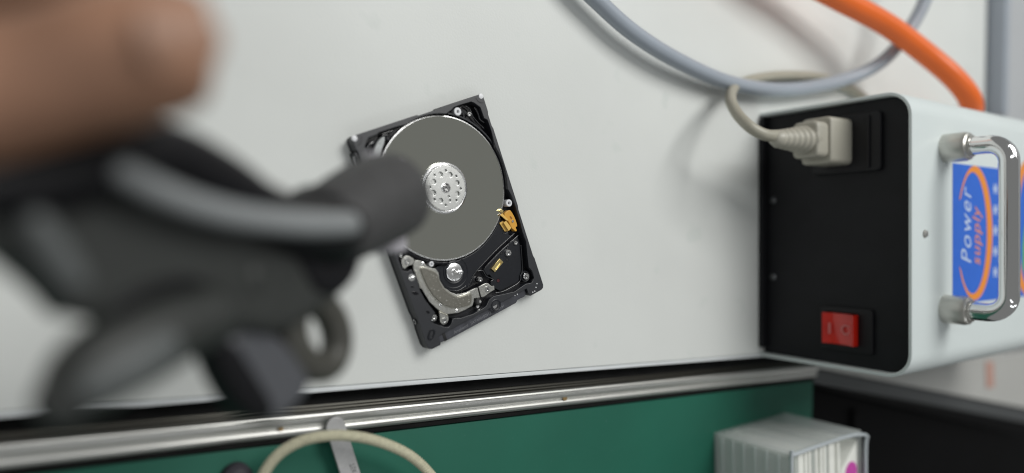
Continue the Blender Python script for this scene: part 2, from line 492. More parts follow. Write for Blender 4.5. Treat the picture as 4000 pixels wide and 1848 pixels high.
# platter
lathe("platter", [(9.5, 4.25), (PR - .25, 4.25), (PR, 4.45), (PR, 4.85), (PR - .12, 5.02), (9.5, 5.02), (9.5, 4.25)], PLAT, hd, (HX, HY, 0), n=224)
lathe("platter_rim", [(PR + .1, 4.4), (PR + .1, 4.92), (PR - .38, 5.06), (PR - .42, 5.03), (PR - .1, 4.4), (PR + .1, 4.4)], RIMM, hd, (HX, HY, 0), n=224)
lathe("spindle_hub", [(0, 2.5), (9.6, 2.5), (9.6, 5.5), (0, 5.5)], HUBM, hd, (HX, HY, 0), n=48)
holes = [circ(HX + 6.65 * math.cos(R(92 + 45 * k)), HY + 6.75 * math.sin(R(92 + 45 * k)), 1.28, 20) for k in (0, 1, 2, 3, 5, 6, 7)]
holes = [circ(x, y, 1.25, 20) for x, y in ((35.0, 71.7), (39.8, 69.9), (41.9, 65.3), (40.1, 60.5), (30.7, 60.5), (28.6, 65.1), (30.5, 69.7))]
holes += [circ(x, y, .62, 12) for x, y in ((38.2, 72.5), (32.0, 72.4), (42.5, 68.3), (27.9, 68.1), (42.7, 62.2), (38.5, 57.9), (28.0, 62.1), (32.4, 57.8), (35.4, 60.9), (35.3, 59.0))]
hub = prism("hub_clamp", [circ(HX, HY, 10.3, 64)] + holes + [circ(HX, HY, 1.9, 24)], 5.95, 6.45, HUBM, hd, bev=0.14, bres=2)
lathe("hub_ring", [(10.2, 5.1), (11.9, 5.1), (11.95, 5.5), (11.7, 5.8), (11.2, 5.95), (10.95, 5.75), (10.75, 5.75), (10.55, 6.3), (10.3, 6.5), (10.1, 6.35), (10.2, 5.1)], CHROME, hd, (HX, HY, 0), n=96)
lathe("screw_seat", [(2.35, 6.4), (2.3, 6.75), (2.05, 6.9), (1.8, 6.7), (1.6, 6.0), (2.35, 6.0)], CHROME, hd, (HX, HY, 0), n=40)


def star(x, y, r, n=6):
    return [(x + (r if k % 2 == 0 else r * .62) * math.cos(math.pi * k / n), y + (r if k % 2 == 0 else r * .62) * math.sin(math.pi * k / n)) for k in range(2 * n)]


def screw(x, y, z, r, parent=hd, kind="star", mtl=SCREW):
    s = lathe("screw", [(0, z + .12 * r), (r * .42, z + .12 * r), (r * .5, z + .55 * r), (r * .78, z + .55 * r), (r * .97, z + .35 * r), (r, z), (r, z - 1.2), (0, z - 1.2)], mtl, parent, (x, y, 0), n=24)
    prism("socket", [star(0, 0, r * .42)], z + .12 * r + .01, z + .12 * r + .05, SOCK, s)
    return s


screw(HX, HY, 6.1, 1.45)


def ring_post(x, y, z, r, ri, mtl=SCREW):
    s = lathe("post", [(0, z - .9), (ri * .6, z - .9), (ri, z - .35), (ri, z), (r * .85, z), (r, z - .2), (r, 2.4), (0, 2.4)], mtl, hd, (x, y, 0), n=28)
    lathe("bore", [(0, z - .86), (ri * .62, z - .84), (ri * .3, z - .80), (0, z - .8)], SOCK, s, n=16)
    return s


ring_post(54.4, 95.9, 6.2, 1.9, .85, WHITEP)
ring_post(66.0, 46.6, 6.2, 1.75, .85, WHITEP)
ring_post(16.0, 35.4, 6.1, 1.25, .5, WHITEP)
ring_post(62.9, 9.1, 5.6, 1.75, 1.05)
for a, rr in ((0, 2.9),):
    lathe("boss", [(2.1, 2.5), (2.1, 4.6), (2.6, 4.7), (2.9, 4.4), (2.9, 2.5)], HBLK, hd, (62.9, 9.1, 0), n=28)
screw(60.2, 93.1, 5.4, 1.15)
screw(3.3, 44.9, 5.6, 1.05)
screw(63.6, 26.7, 4.3, 1.1)
screw(57.6, 23.8, 4.3, 1.75)
screw(37.9, 18.2, 4.6, 1.25)
screw(8.4, 12.3, 5.3, 1.45)
screw(64.7, 37.6, 6.1, .65)


def slotted(name, x, y, z, r, ang):
    s = lathe(name, [(0, z + .1), (r * .95, z), (r, z - .2), (r, z - 1.5)], CHROME, hd, (x, y, 0), n=32, ang=20)
    return s


s = slotted("bright_pin", 4.1, 33.9, 7.25, 1.65, 20)
box("slot_tongue", (-1.75, -.25, 7.2), (1.75, .3, 7.5), SCREW, s, bev=.1, rot=(0, 0, R(-5)))
# small embossed marks left of the actuator
prism("embossed_mark", [smooth([(1.6, 27.8), (3.2, 27.9), (4.2, 26.8), (5.0, 25.5), (2.9, 25.9), (2.2, 26.9)], 2)], 6.9, 7.2, HDEEP, hd, bev=.1)
prism("embossed_mark", [smooth([(5.2, 17.4), (6.2, 16.9), (7.0, 15.8), (6.0, 15.2), (5.2, 16.2)], 2)], 6.9, 7.2, HDEEP, hd, bev=.1)
prism("embossed_mark", [smooth([(2.0, 30.2), (3.3, 30.6), (3.8, 29.2), (2.9, 29.5)], 2)], 6.9, 7.15, HDEEP, hd, bev=.08)
d_out = [(1.0, 5.0), (2.8, 7.4), (3.9, 8.4), (5.2, 8.4), (6.2, 7.2), (6.0, 5.9), (3.1, 3.3)]
d_in = [(2.3, 5.2), (3.4, 6.9), (4.3, 7.6), (5.0, 7.5), (5.3, 6.8), (4.9, 5.9), (3.3, 4.5)]
prism("embossed_frame", [smooth(d_out, 1), smooth(d_in, 1)], 6.9, 7.35, HBLK, hd, bev=.12)
tube("embossed_bar", [(1.9, 5.9, 7.05), (3.5, 5.9, 7.05), (4.9, 5.2, 7.05)], .18, HBLK, hd, sub=3, n=8)
# pivot
lathe("pivot_ring", [(4.6, 3.8), (4.6, 4.15), (5.1, 4.3), (5.5, 4.15), (5.6, 3.8)], HBLK, hd, (26.4, 26.8, 0), n=48)
lathe("pivot_ring", [(7.1, 3.8), (7.1, 4.0), (7.35, 4.1), (7.6, 4.0), (7.6, 3.8)], HBLK, hd, (26.4, 26.8, 0), n=48)
pv = lathe("pivot", [(0, 5.0), (1.6, 5.0), (3.8, 5.05), (4.25, 4.8), (4.3, 3.0), (0, 3.0)], CHROME, hd, (26.3, 26.9, 0), n=48)
lathe("pivot_step", [(1.5, 5.0), (1.5, 5.6), (1.3, 5.75), (0, 5.75)], SCREW, pv, n=24)
tube("pivot_pin", [(0.2, 0.1, 5.9), (2.4, -.9, 5.9)], .55, CHROME, pv, sub=2, n=10)
lathe("pin_end", [(.45, 5.2), (.95, 5.3), (.95, 6.1), (.5, 6.2), (.45, 5.6), (0, 5.5)], CHROME, pv, (2.7, -1.1, 0), n=20)
# magnet assembly
vcm = [(9.3, 40.2), (12.4, 38.2), (13.4, 35.6), (15.3, 33.7), (17.1, 32.8), (17.9, 30.3), (17.2, 27.0), (18.1, 22.9), (20.5, 19.5), (22.6, 17.6), (24.8, 16.7), (28, 16.0), (32.4, 15.9), (34.5, 15.7),
       (34.0, 10.6), (30.9, 11.6), (30.3, 10.4), (28.9, 8.8), (24.5, 8.6), (20.5, 8.9), (16.1, 10.4), (14.7, 11.0), (11.8, 14.1), (8.8, 19.8), (7.3, 27.0), (6.5, 27.6), (6.7, 36.4), (7.2, 38.6)]
mb = prism("magnet_bracket", [vcm], 4.9, 6.1, NICK, hd, bev=0.22, bres=2)
prism("bracket_tab", [smooth([(2.3, 42.9), (5.1, 43.9), (6.5, 43.5), (9.1, 40.5), (7.1, 38.7), (5.1, 39.3), (2.1, 38.3)], 1)], 5.1, 6.3, NICK, hd, bev=0.2)
prism("bracket_tab", [[(34.9, 15.8), (37.8, 15.9), (39.2, 15.8), (40.6, 15.0), (41.7, 13.2), (43.2, 12.7), (42.7, 10.9), (40.4, 10.8), (36.0, 10.2), (34.5, 10.7)]], 5.3, 6.5, NICK, hd, bev=0.2)
prism("bracket_tab", [smooth([(11.6, 13.8), (15.0, 10.6), (15.1, 8.6), (14, 7.4), (12.4, 6.9), (11.0, 7.5), (10.2, 9.3), (11.2, 11.4)], 1)], 5.0, 6.2, NICK, hd, bev=0.2)
tube("tab_fold", [(11.7, 13.6, 6.1), (14.9, 10.4, 6.1)], .38, mat("nickel_bright", (0.75, 0.72, 0.62), 0.25, 1.0), hd, sub=2, n=8)
prism("clip", [smooth([(8.4, 14.3), (10.5, 12.4), (9.6, 10.6), (7.6, 10.4), (6.4, 12.3)], 1)], 4.4, 5.4, SCREW, hd, bev=0.2)
prism("magnet_edge", [smooth([(9.3, 36.4), (11.7, 36.2), (16.4, 31.9), (17.4, 29.6), (16.9, 26.8), (17.9, 22.5), (20.2, 19.1), (22.5, 16.6), (25.0, 15.8), (29.5, 15.5), (30.5, 14.3), (28.5, 9.6), (26.2, 9.6), (19.3, 11.4), (14.2, 15.3), (11.1, 20.8), (9.4, 27.0), (9.0, 34)], 1)],
      6.05, 6.35, mat("nickel_pale", (0.66, 0.65, 0.58), 0.3, 1.0), hd, bev=0.1)
prism("magnet", [smooth([(9.8, 35.8), (11.6, 35.5), (16.0, 31.4), (16.8, 29.4), (16.3, 26.8), (17.3, 22.2), (19.7, 18.6), (22.2, 16.1), (25.0, 15.2), (29.2, 14.9), (29.9, 14.0), (28.1, 10.1), (26.2, 10.0), (19.3, 11.9), (14.7, 15.6), (11.6, 20.9), (10.0, 27.0), (9.6, 33.7)], 1)],
      6.3, 6.85, NICKD, hd, bev=0.12)
prism("side_channel", [smooth([(6.9, 36.2), (7.9, 35.9), (8.0, 28), (7.4, 27.4), (6.8, 28)], 1)], 6.1, 6.45, mat("nickel_strip", (0.58, 0.57, 0.52), 0.35, 1.0), hd, bev=0.15)
ring_post(5.2, 41.3, 6.9, 1.55, .8, CHROME)
screw(38.9, 12.9, 6.4, 1.4)
screw(12.5, 8.8, 6.1, 1.35)
for x, y in ((12.0, 37.3), (13.5, 16.3), (20.2, 10.2)):
    lathe("rivet", [(0, 6.75), (.35, 6.65), (.55, 6.3), (.8, 6.2), (.8, 6.0)], CHROME, hd, (x, y, 0), n=16)
st = lathe("crash_stop", [(0, 7.2), (1.3, 7.1), (1.75, 6.6), (1.85, 5.5), (1.85, 3.0), (0, 3.0)], mat("stop_rubber", (.02, .02, .02), .5), hd, (32.2, 9.3, 0), n=28)
lathe("stop_pin", [(0, 7.75), (.5, 7.65), (.75, 7.3), (.75, 7.0)], CHROME, st, (.5, -.1, 0), n=16)
lathe("pin_foot", [(0, 4.4), (.8, 4.3), (.9, 3.6)], CHROME, hd, (32.2, 6.7, 0), n=16)
# parking ramp
rp = prism("parking_ramp", [smooth([(61.0, 42.5), (63.0, 43.3), (65.3, 43.4), (65.9, 42.1), (66.7, 38.9), (66.7, 34.2), (65.3, 34.4), (65.6, 32.3), (64.6, 32.2), (63.9, 33.5), (63.0, 34.7), (62.4, 38.8)], 1)], 3.0, 6.0, RAMP, hd, bev=0.2)
prism("ramp_leaf", [[(58.2, 39.2), (60.6, 39.5), (61.3, 38.6), (63.3, 34.6), (61.1, 33.7), (59.6, 34.3)]], 3.9, 4.6, RAMPL, rp, bev=.1)
prism("ramp_leaf", [[(59.6, 38.8), (61.4, 39.1), (63.0, 34.9), (61.0, 34.0)]], 5.2, 5.9, RAMPL, rp, bev=.1)
prism("ramp_tongue", [[(58.8, 43.1), (60.3, 43.4), (62.4, 39.2), (61.6, 39.0)]], 5.8, 6.4, RAMPL, rp, bev=.1)
prism("ramp_slot", [smooth([(63.7, 40.4), (64.5, 40.6), (65.2, 38.9), (64.4, 38.5)], 2)], 5.9, 6.06, mat("amber_deep", (0.28, 0.11, 0.015), 0.4), rp)
prism("head_tip", [[(59.1, 45.3), (60.4, 45.7), (61.7, 44.2), (60.6, 43.4)]], 5.3, 6.1, GOLD, hd, bev=.12)
# flex connector
prism("connector_cavity", [smooth([(44.7, 20.9), (51.2, 23.7), (53.7, 23.0), (54.2, 21.0), (47.3, 17.6), (45.6, 17.7)], 1)], 3.95, 4.08, GAP, hd)
gc = prism("flex_connector", [[(45.5, 20.6), (51.7, 23.2), (53.1, 20.8), (46.9, 18.2)], [(47.3, 19.8), (51.4, 21.6), (51.9, 20.9), (47.8, 19.1)]], 4.05, 5.0, GOLD, hd, bev=.1)
prism("contact_slot", [[(47.3, 19.8), (51.4, 21.6), (51.9, 20.9), (47.8, 19.1)]], 4.05, 4.4, mat("gold_pale", (.9, .78, .45), .35, 1.0), gc)
for x, y, r in ((54.2, 25.0, .55), (56.1, 20.9, .6), (47.6, 13.4, .85)):
    p = lathe("locating_hole", [(r, 3.9), (r + .18, 4.12), (r + .3, 3.95)], HBLK, hd, (x, y, 0), n=20)
    lathe("hole_floor", [(0, 4.015), (r, 4.015)], REDP if r > .8 else GAP, p, n=20)
# breather filter
prism("breather_filter", [smooth([(15.6, 95.9), (14.4, 93.4), (11.6, 90.6), (9.4, 87), (8.2, 82), (5.8, 82), (6.2, 88.3), (8.7, 92.2), (11.2, 94.5), (13.8, 95.8)], 2)], 3.0, 5.6, FILT, hd, bev=.4, bres=2)
lathe("filter_post", [(0, 5.0), (.8, 5.0), (1.0, 5.3), (1.2, 5.0), (1.2, 2.5)], HBLK, hd, (16.9, 94.6, 0), n=20)
# corner lands with bright discs
for x, y, s_ in ((0.9, 99.2, 1), (69.0, 99.3, -1)):
    lathe("corner_disc", [(0, 7.12), (1.05, 7.12), (1.25, 7.0), (1.25, 6.5)], WHITEP, hd, (x + .25 * s_, y - .1, 0), n=24)
    a0, a1 = (-88, -2) if s_ > 0 else (182, 268)
    prism("corner_land", [arc(x, y, 3.2, a0, a1, 12) + arc(x, y, 3.55, a1, a0, 12)], 6.9, 7.05, GAP, hd)
for x, y in ((66.5, 3.7), (65.3, 2.2), (63.9, .75), (62.6, .75)):
    lathe("white_dot", [(0, 7.1), (.3, 7.08), (.34, 6.95)], WHITEP, hd, (x, y, 0), n=12)
# sata connector strip
cn = prism("sata_connector", [[(7.15, 3.8), (59.8, 3.8), (59.7, 1.0), (58.0, .2), (54.0, .4), (52.4, -.6), (11.2, -.6), (10.8, .1), (9.6, .1), (9.4, -.3), (7.15, .0)]], 1.0, 5.4, CONN, hd, bev=.2)
box("key_slot", (9.5, -.45, 5.3), (11.0, 3.75, 5.48), GAP, cn, bev=.05)
text("print", "Amphenol", 1.95, PRINT, cn, (15.4, .55, 5.42), sx=1.0)
text("print", "SATA00102613", 1.95, PRINT, cn, (25.2, .55, 5.42), sx=.98)
text("print", "2008141", 1.95, PRINT, cn, (39.2, .55, 5.42), sx=.93)
hs = lathe("half_screw", [(0, 6.3), (1.5, 6.25), (1.7, 5.9), (1.7, 5.4)], CHROME, hd, (40.3, 3.6, 0), n=24)
lathe("screw_well", [(1.8, 6.95), (2.6, 7.15), (2.9, 7.0), (2.9, 6.8)], HBLK, hd, (40.3, 3.9, 0), n=32)
for x in (52.6, 54.1):
    box("tab_pin", (x, 2.9, 5.3), (x + .45, 4.5, 6.0), WHITEP, cn, bev=.1)
# side mounting hole and vent on the left flank
h = lathe("mount_hole", [(0, .05), (.9, .05), (.95, .3), (1.35, .32), (1.4, 0)], HBLK, hd, (0.05, 13.9, 3.4), (0, R(-90), 0), n=24)
lathe("thread", [(.75, .33), (1.05, .36), (1.15, .33)], SCREW, h, n=24)
box("side_clip", (-.9, 86.5, .4), (.3, 93.4, 6.2), HBLK, hd, bev=.25)
tube("clip_spring", [(-.95, 91.8, 4.6), (-1.1, 90.0, 3.9), (-.95, 87.2, 3.4)], .3, WHITEP, hd, sub=4, n=8)

# ================================================================== POWER SUPPLY
ps = thing("power_supply", "white metal power supply box with black rear panel standing on the tabletop", "power supply", (273.2, 1.0, 0), (0, 0, R(2.72)))
PW, PH, PL = 159.0, 97.0, 285.0
yz = [(0, 0.4)] + arc(14, PH - 14, 14, 180, 90, 8) + arc(PW - 14, PH - 14, 14, 90, 0, 8) + [(PW, 0.4)]
yz += [(PW - 2.0, 0.4)] + arc(PW - 14, PH - 14, 12, 0, 90, 8) + arc(14, PH - 14, 12, 90, 180, 8) + [(2.0, 0.4)]
yzi = [(2.2, 0.4)] + arc(14, PH - 14, 11.8, 180, 90, 8) + arc(PW - 14, PH - 14, 11.8, 90, 0, 8) + [(PW - 2.2, 0.4)]


def along_x(name, loops, x0, x1, m, parent, bev):
    """An outline in (y, z) extruded along x: built flat, then turned."""
    o = prism(name, loops, x0, x1, m, parent, bev=bev, bres=2)
    o.data.transform(Matrix(((0, 0, 1, 0), (1, 0, 0, 0), (0, 1, 0, 0), (0, 0, 0, 1))))
    return o


along_x("case", [yz], -6.0, PL, CASE, ps, .5)
along_x("back_plate", [yzi], 270, 272, PANEL, ps, 0)
along_x("rear_panel", [yzi], -1.5, 1.0, PANEL, ps, .4)
box("foot_flange", (-7.5, 6, 0.2), (-1.4, PW - 3.2, 3.1), PANEL, ps, bev=.8)
for y in (102, 52):
    lathe("panel_screw", [(0, 1.0), (1.6, .9), (2.3, .3), (2.4, 0)], mat("panel_screw_grey", (.12, .125, .13), .3, .8), ps, (-1.5, y, 7), (0, R(-90), 0), n=20)
ib = along_x("power_inlet", [rrect(116, 36, 150, 79, 2.5)], -4.4, -1.4, INLET, ps, .6)
along_x("inlet_ridge", [rrect(118, 71.2, 148, 73.0, .6)], -5.6, -4.3, INLET, ib, .3)
sb = along_x("switch_bezel", [rrect(10.5, 41.5, 36.5, 74, 2.0), rrect(14.4, 44.8, 33.0, 65.4, 1.0)], -3.6, -1.4, INLET, ps, .5)
# rocker with a tilted, dished face
bm = bmesh.new()
ny, nz = 6, 12
vs = []
for j in range(nz + 1):
    for i in range(ny + 1):
        y = 14.6 + 18.2 * i / ny
        t = j / nz
        z = 45.0 + 20.2 * t
        x = -5.2 - 2.6 * (2 * t - 1) ** 2 + 1.4 * (.5 - t)
        vs.append(bm.verts.new((x * S, y * S, z * S)))
for j in range(nz):
    for i in range(ny):
        a = j * (ny + 1) + i
        bm.faces.new((vs[a], vs[a + 1], vs[a + ny + 2], vs[a + ny + 1]))
r_ = bmesh.ops.extrude_face_region(bm, geom=bm.faces[:])
for v in r_["geom"]:
    if isinstance(v, bmesh.types.BMVert):
        v.co.x = -1.4 * S
bmesh.ops.recalc_face_normals(bm, faces=bm.faces)
me = bpy.data.meshes.new("rocker_switch")
bm.to_mesh(me)
bm.free()
rk = link("rocker_switch", me, REDSW, ps)
SWM = mat("switch_mark", (0.60, 0.16, 0.15), 0.4)
along_x("switch_mark", [rrect(20.4, 49.2, 27.0, 50.4, .4)], -7.5, -6.3, SWM, rk, 0)
along_x("switch_mark", [circ(23.8, 59.8, 3.0, 20), circ(23.8, 59.8, 2.0, 20)], -6.9, -5.6, SWM, rk, 0)
lathe("case_screw", [(0, 1.4), (1.6, 1.2), (2.2, .5), (2.3, 0)], FERR, ps, (8, 80, PH), n=24)
# carrying handle on top
hp = []
for k in range(9):
    a = R(90 * k / 8)
    hp.append((31.4 + 0.3, 128.9 - 10 + 10 * math.cos(a), PH + 22 + 10 * math.sin(a)))
pts = [(31.7, 128.9, PH + 10)] + [(31.7, 128.9, PH + 16)] + hp + [(31.7, 100, PH + 32), (31.7, 60, PH + 32)]
hp2 = [(31.7, 36.9 + 10 - 10 * math.cos(R(90 * k / 8)), PH + 22 + 10 * math.sin(R(90 * k / 8))) for k in range(8, -1, -1)]
pts += hp2 + [(31.7, 36.9, PH + 16), (31.7, 36.9, PH + 10)]
hand_bar = tube("handle", pts, 5.0, HCHR, ps, n=24, straight=True)
for y in (128.9, 36.9):
    lathe("ferrule", [(8.2, 0), (8.2, 10.5), (7.6, 12.6), (6.4, 13.2), (6.0, 14.4), (5.2, 14.6), (5.1, 12)], FERR, hand_bar, (31.7, y, PH), n=32)
# printed label
lb = box("label", (40.5, 39.0, PH), (148, 121, PH + .22), BLUE, ps, bev=0)
text("print", "Power", 18.5, LWHITE, lb, (63.5, 61.5, PH + .27), (0, 0, R(90)), shear=.3, sx=.80, space=1.18)
text("print", "supply", 14.5, LORANGE, lb, (75.5, 60.5, PH + .27), (0, 0, R(90)), shear=.3, sx=.84, space=1.12)
e0 = [(69 + 23.5 * math.cos(R(a)), 80.5 + 40.5 * math.sin(R(a))) for a in range(-152, 153, 8)]
e1 = [(66.0 + 19.0 * math.cos(R(a)), 80.5 + 36.5 * math.sin(R(a))) for a in range(146, -147, -8)]
prism("swoosh", [e0 + e1], PH + .24, PH + .30, LORANGE, lb)
for k in range(5):
    y = 53 + 13.0 * k
    for dx in (0, 3.2):
        box("glyph_bar", (94.5 + dx, y, PH + .2), (96.1 + dx, y + 6.2, PH + .29), LWHITE, lb, bev=0)
    box("glyph_bar", (93.7, y + 2.5, PH + .2), (100.1, y + 3.8, PH + .285), LWHITE, lb, bev=0)
e0 = [(150 + 30 * math.cos(R(a)), 84 + 46 * math.sin(R(a))) for a in range(100, 261, 8)]
e1 = [(152 + 22 * math.cos(R(a)), 84 + 41 * math.sin(R(a))) for a in range(260, 99, -8)]
prism("swoosh", [e0 + e1], PH + .24, PH + .31, LORANGE, lb)
prism("leaf_print", [[(138, 58), (146, 50), (146, 92), (141, 84), (138, 72)]], PH + .32, PH + .38, LGREEN, lb)

# ================================================================== CORDS AND CABLES
pc = thing("mains_cable", "beige mains cord plugged into the black rear panel of the power supply", "cable")
tube("cord", [(210, 133.0, 48), (204, 132.4, 47.5), (198, 133.4, 46), (193, 137.5, 42), (195.5, 146.5, 32), (206.5, 158.3, 19), (225, 170.5, 8), (250, 180, 4), (281, 187.5, 4), (319, 193, 4), (349, 192.5, 4), (372, 189, 4), (400, 180, 4)], 3.25, BEIGE, pc, n=16)
pl = along_x("plug", [rrect(-13.5, -10, 13.5, 10, 3)], -3, 18, PLUG, pc, 1.2)
pl.location = (247 * S, 134 * S, 51 * S)
pl.rotation_euler = (0, R(-4), R(2.7))
along_x("plug_shoulder", [rrect(-10.5, -8.5, 10.5, 8.5, 3.5)], -13, -2.4, PLUG, pl, 1.6)
tube("strain_relief", [(-11, 0, 0, 8.6), (-16, -.2, 0, 7.6), (-22, -.4, 0, 6.6), (-29, -.7, 0, 5.6), (-36, -1.0, 0, 4.8)], 5, PLUG, pl, n=20, sub=12, wave=lambda s, t: 1 + .08 * math.sin(s * 2 * math.pi / 4.0))
gp = [(94.6, 203.3, 9.0), (108.1, 196.1, 9.5), (133.9, 184.6, 10.0), (168.7, 175.9, 10.0), (216.2, 171.2, 8.5), (265.1, 174.8, 7.5), (311.5, 184.9, 9.0), (348.5, 197.8, 16.0), (366.4, 211.3, 26.0), (382.6, 234.3, 34.0), (391.9, 257.8, 40.0), (396, 290, 44), (384, 340, 36), (360, 430, 14), (340, 640, 5)]
gc_ = tube("cable", [(-120, 640, 5), (-60, 430, 5), (-5, 300, 6), (50, 234, 7), (72, 217, 8.5)] + gp, 4.6, GREYC, n=20)
gc_.name = "grey_cable"
tag(gc_, "thick grey cable sagging in a loop above the tabletop behind the power supply", "cable")
oh = tube("orange_hose", [(-40, 640, 8), (10, 420, 8), (80, 300, 8), (150, 262, 10), (205, 252, 17), (245, 246, 22), (276, 242.2, 24), (304, 237.3, 28), (346.5, 228.2, 36), (381, 212.5, 46), (400.7, 197, 56), (416, 184, 60), (435, 176, 52), (460, 174, 30), (500, 178, 9)], 7.5, ORANGE, n=24)
tag(oh, "bright orange hose arching behind the white power supply", "hose")
oh["label"] = "bright orange hose arching over the tabletop behind the white power supply"

# ================================================================== THINGS ON THE GREEN MAT
tw = thing("pry_tool", "flat steel pry bar with rounded end resting across the aluminium rail", "pry tool", (-20.9, -14.7, -0.4), (R(0.6), 0, R(20)))
prism("blade", [[(-4.3, -110), (-4.1, 0)] + arc(0, 0, 4.1, 180, 0, 16) + [(4.3, -110)]], .3, 2.0, STEEL, tw, bev=.25)
text("print", "XIT", 3.3, INK, tw, (2.85, -22.7, 2.02), (0, 0, R(90)), sx=.93)
rope = tube("braided_cord", [(-58, -75, -3), (-56.5, -52, 0), (-53.2, -34, 5), (-48.2, -23.0, 8.0), (-40.0, -16.8, 11.0), (-29.4, -14.9, 13.0), (-17.5, -16.4, 13.0), (-4.5, -20.7, 12.0), (9.9, -28.4, 10.0), (21.2, -38.3, 8.0), (30, -49.4, 5.0), (38, -66, -1), (44, -90, -3.6)],
             2.05, ROPE, n=24, sub=56, wave=lambda s, t: 1 + .13 * math.sin(4 * t + s * 4.6) + .06 * math.sin(4 * t - s * 4.6))
tag(rope, "beige braided cord arching in a loop over the steel pry bar", "cord")
kb = thing("rubber_stopper", "round black rubber stopper on the green mat left of the cord loop", "stopper", (-59.5, -31.8, -5.6))
lathe("stopper_base", [(0, 0), (5.6, 0), (6.0, 1.0), (6.0, 4.6), (5.4, 5.6), (0, 5.6)], RUBK, kb, n=40)
lathe("stopper_cap", [(4.4, 5.5), (4.2, 6.2), (3.6, 6.5), (0, 6.7)], RUBK, kb, n=32)

# clear box of paper slips
bx = thing("clear_box", "clear plastic box packed with pale paper slips beside the dark gap", "box")
bx.location = (231 * S, -46.5 * S, -5.6 * S)
bx.rotation_euler = (0, 0, R(4.5))
bw, bd, bh = 74.0, 75.0, 55.5
box("tray_wall", (0, -bd, 0), (1.2, 0, bh - 1), CLEAR, bx, bev=.3)
box("tray_wall", (bw - 1.2, -bd, 0), (bw, 0, bh - 1), CLEAR, bx, bev=.3)
box("tray_wall", (1.25, -1.2, 0), (bw - 1.25, 0, bh - 1), CLEAR, bx, bev=.3)
tube("tray_rim", [(0, -bd, bh - .5), (0, -4, bh - .5), (1.2, -.8, bh - .3), (5, -.2, bh - .2), (40, -.2, bh - .5), (52, 0, bh + .3), (63, 0, bh + 2.2), (bw, -3, bh + 2.6), (bw, -12, bh + 1.5), (bw, -bd, bh + .5)], 1.1, mat("clear_rim", (.55, .60, .63), .2, alpha=.75), bx, sub=6, n=10)
for k in range(17):
    x = 1.6 + 3.05 * k
    hgt = bh - 2.2 - random.uniform(0, 2.6)
    box("paper_slip", (x, -bd + 2, .6), (x + random.uniform(2.6, 2.98), -1.6 - random.uniform(0, .8), hgt), PAPERG if k % 5 == 2 else PAPER, bx, bev=.15, rot=(0, 0, R(random.uniform(-.4, .4))), seg=1)
for k in range(6):
    box("tray_rib", (-.9, -bd, 6 + 8.0 * k), (-.02, -1.5, 7.6 + 8.0 * k), CLEAR, bx, bev=.2, seg=1)
prism("card", [[(53.6, -bd + 2), (53.6, -22), (72.4, -6), (72.4, -bd + 2)]], 0.8, bh - 3, PAPER, bx, bev=.2)
lathe("magenta_print", [(0, .15), (6.5, .15), (6.6, 0)], MAGENTA, bx, (65, -25, bh - 3), n=28)

# ================================================================== SPRING CLAMP HELD IN FRONT
O, EX, EY, EZ = (-104.4, 61.8, 137.4), (0.8681, 0.0369, -0.4950), (-0.0438, 0.9990, -0.0023), (0.4945, 0.0237, 0.8689)
cm = Matrix(((EX[0], EY[0], EZ[0]), (EX[1], EY[1], EZ[1]), (EX[2], EY[2], EZ[2])))
cl = thing("spring_clamp", "black plastic spring clamp with a highlight modelled in grey, held by the hand above the tabletop", "clamp", O, cm.to_euler())
body = [(-39.9, 9.8), (-34.8, 10.8), (-24.7, 14.8), (-14.4, 19.6), (-4.2, 20.9), (9.6, 15.0), (21.0, 7.3), (39.9, -2.0), (56.0, -5.5), (54.6, -10.9), (47.7, -15.3), (35.8, -20.2), (27.5, -23.2), (14.1, -19.9), (7.5, -21.2), (2.5, -23.1), (-2.3, -22.4), (-11.9, -17.3), (-20.8, -14.1), (-24.1, -13.8), (-26.7, -9.8), (-34.8, -2.5), (-39.9, 1.2)]
prism("clamp_body", [smooth(body, 2)], -12, -2, CGRY, cl, bev=3.2, bres=4)
tube("upper_arm", [(-40.3, 7.8, -2, 5.0), (-29.8, 9.8, -2, 6.4), (-18.7, 14.1, -1, 6.9), (-7.4, 16.4, -1, 6.3), (6.0, 12.1, -1, 6.2), (17.1, 6.7, -1, 6.2), (29.7, 3.0, -1, 7.1), (43.5, 1.6, -3, 8.3), (52, 3, -7, 7.5)], 6, CBLK, cl, n=28)
tube("arm_highlight", [(-20.2, 11.6, 5.0, 2.2), (-13.0, 8.9, 4.6, 2.5), (-2.4, 6.1, 4.2, 2.8), (9.9, 4.4, 4.0, 3.0), (26.9, 3.4, 5.2, 3.2), (40.5, 3.6, 5.2, 3.2)], 3, CSHINE, cl, n=20)  # highlight along the arm, modelled as a grey strip
tube("jaw", [(35.7, -5.0, -11, 8.2), (44.5, -0.5, -11, 10.5), (55.9, 4.4, -11, 12.2), (68.5, 9.3, -11, 13.4), (78.5, 12.5, -11, 13.6), (84.0, 14.4, -11, 12.6), (86.0, 15.0, -11, 6.5)], 9, CTIP, cl, n=32)
tube("jaw_root_shade", [(34.4, -0.5, -10.5, 8.2), (41.5, 2.6, -10.5, 9.4), (46.5, 4.6, -10.5, 9.9)], 9, CBLK, cl, n=32)  # black ring stands in for shade at the root of the jaw
prism("swivel_pad", [rrect(78, -4.6, 97.0, 27.4, 2.0)], -19.5, -15.2, CPAD, cl, bev=1.0, bres=3)
tube("lower_handle", [(4.6, -15.8, -3, 6.7), (-4.0, -17.7, -3, 7.5), (-11.8, -20.2, -3, 7.9), (-18.5, -22.9, -3, 7.5), (-22.5, -25.4, -3, 6.6), (-25.1, -27.6, -3, 4.9)], 9, CGRY, cl, n=28)
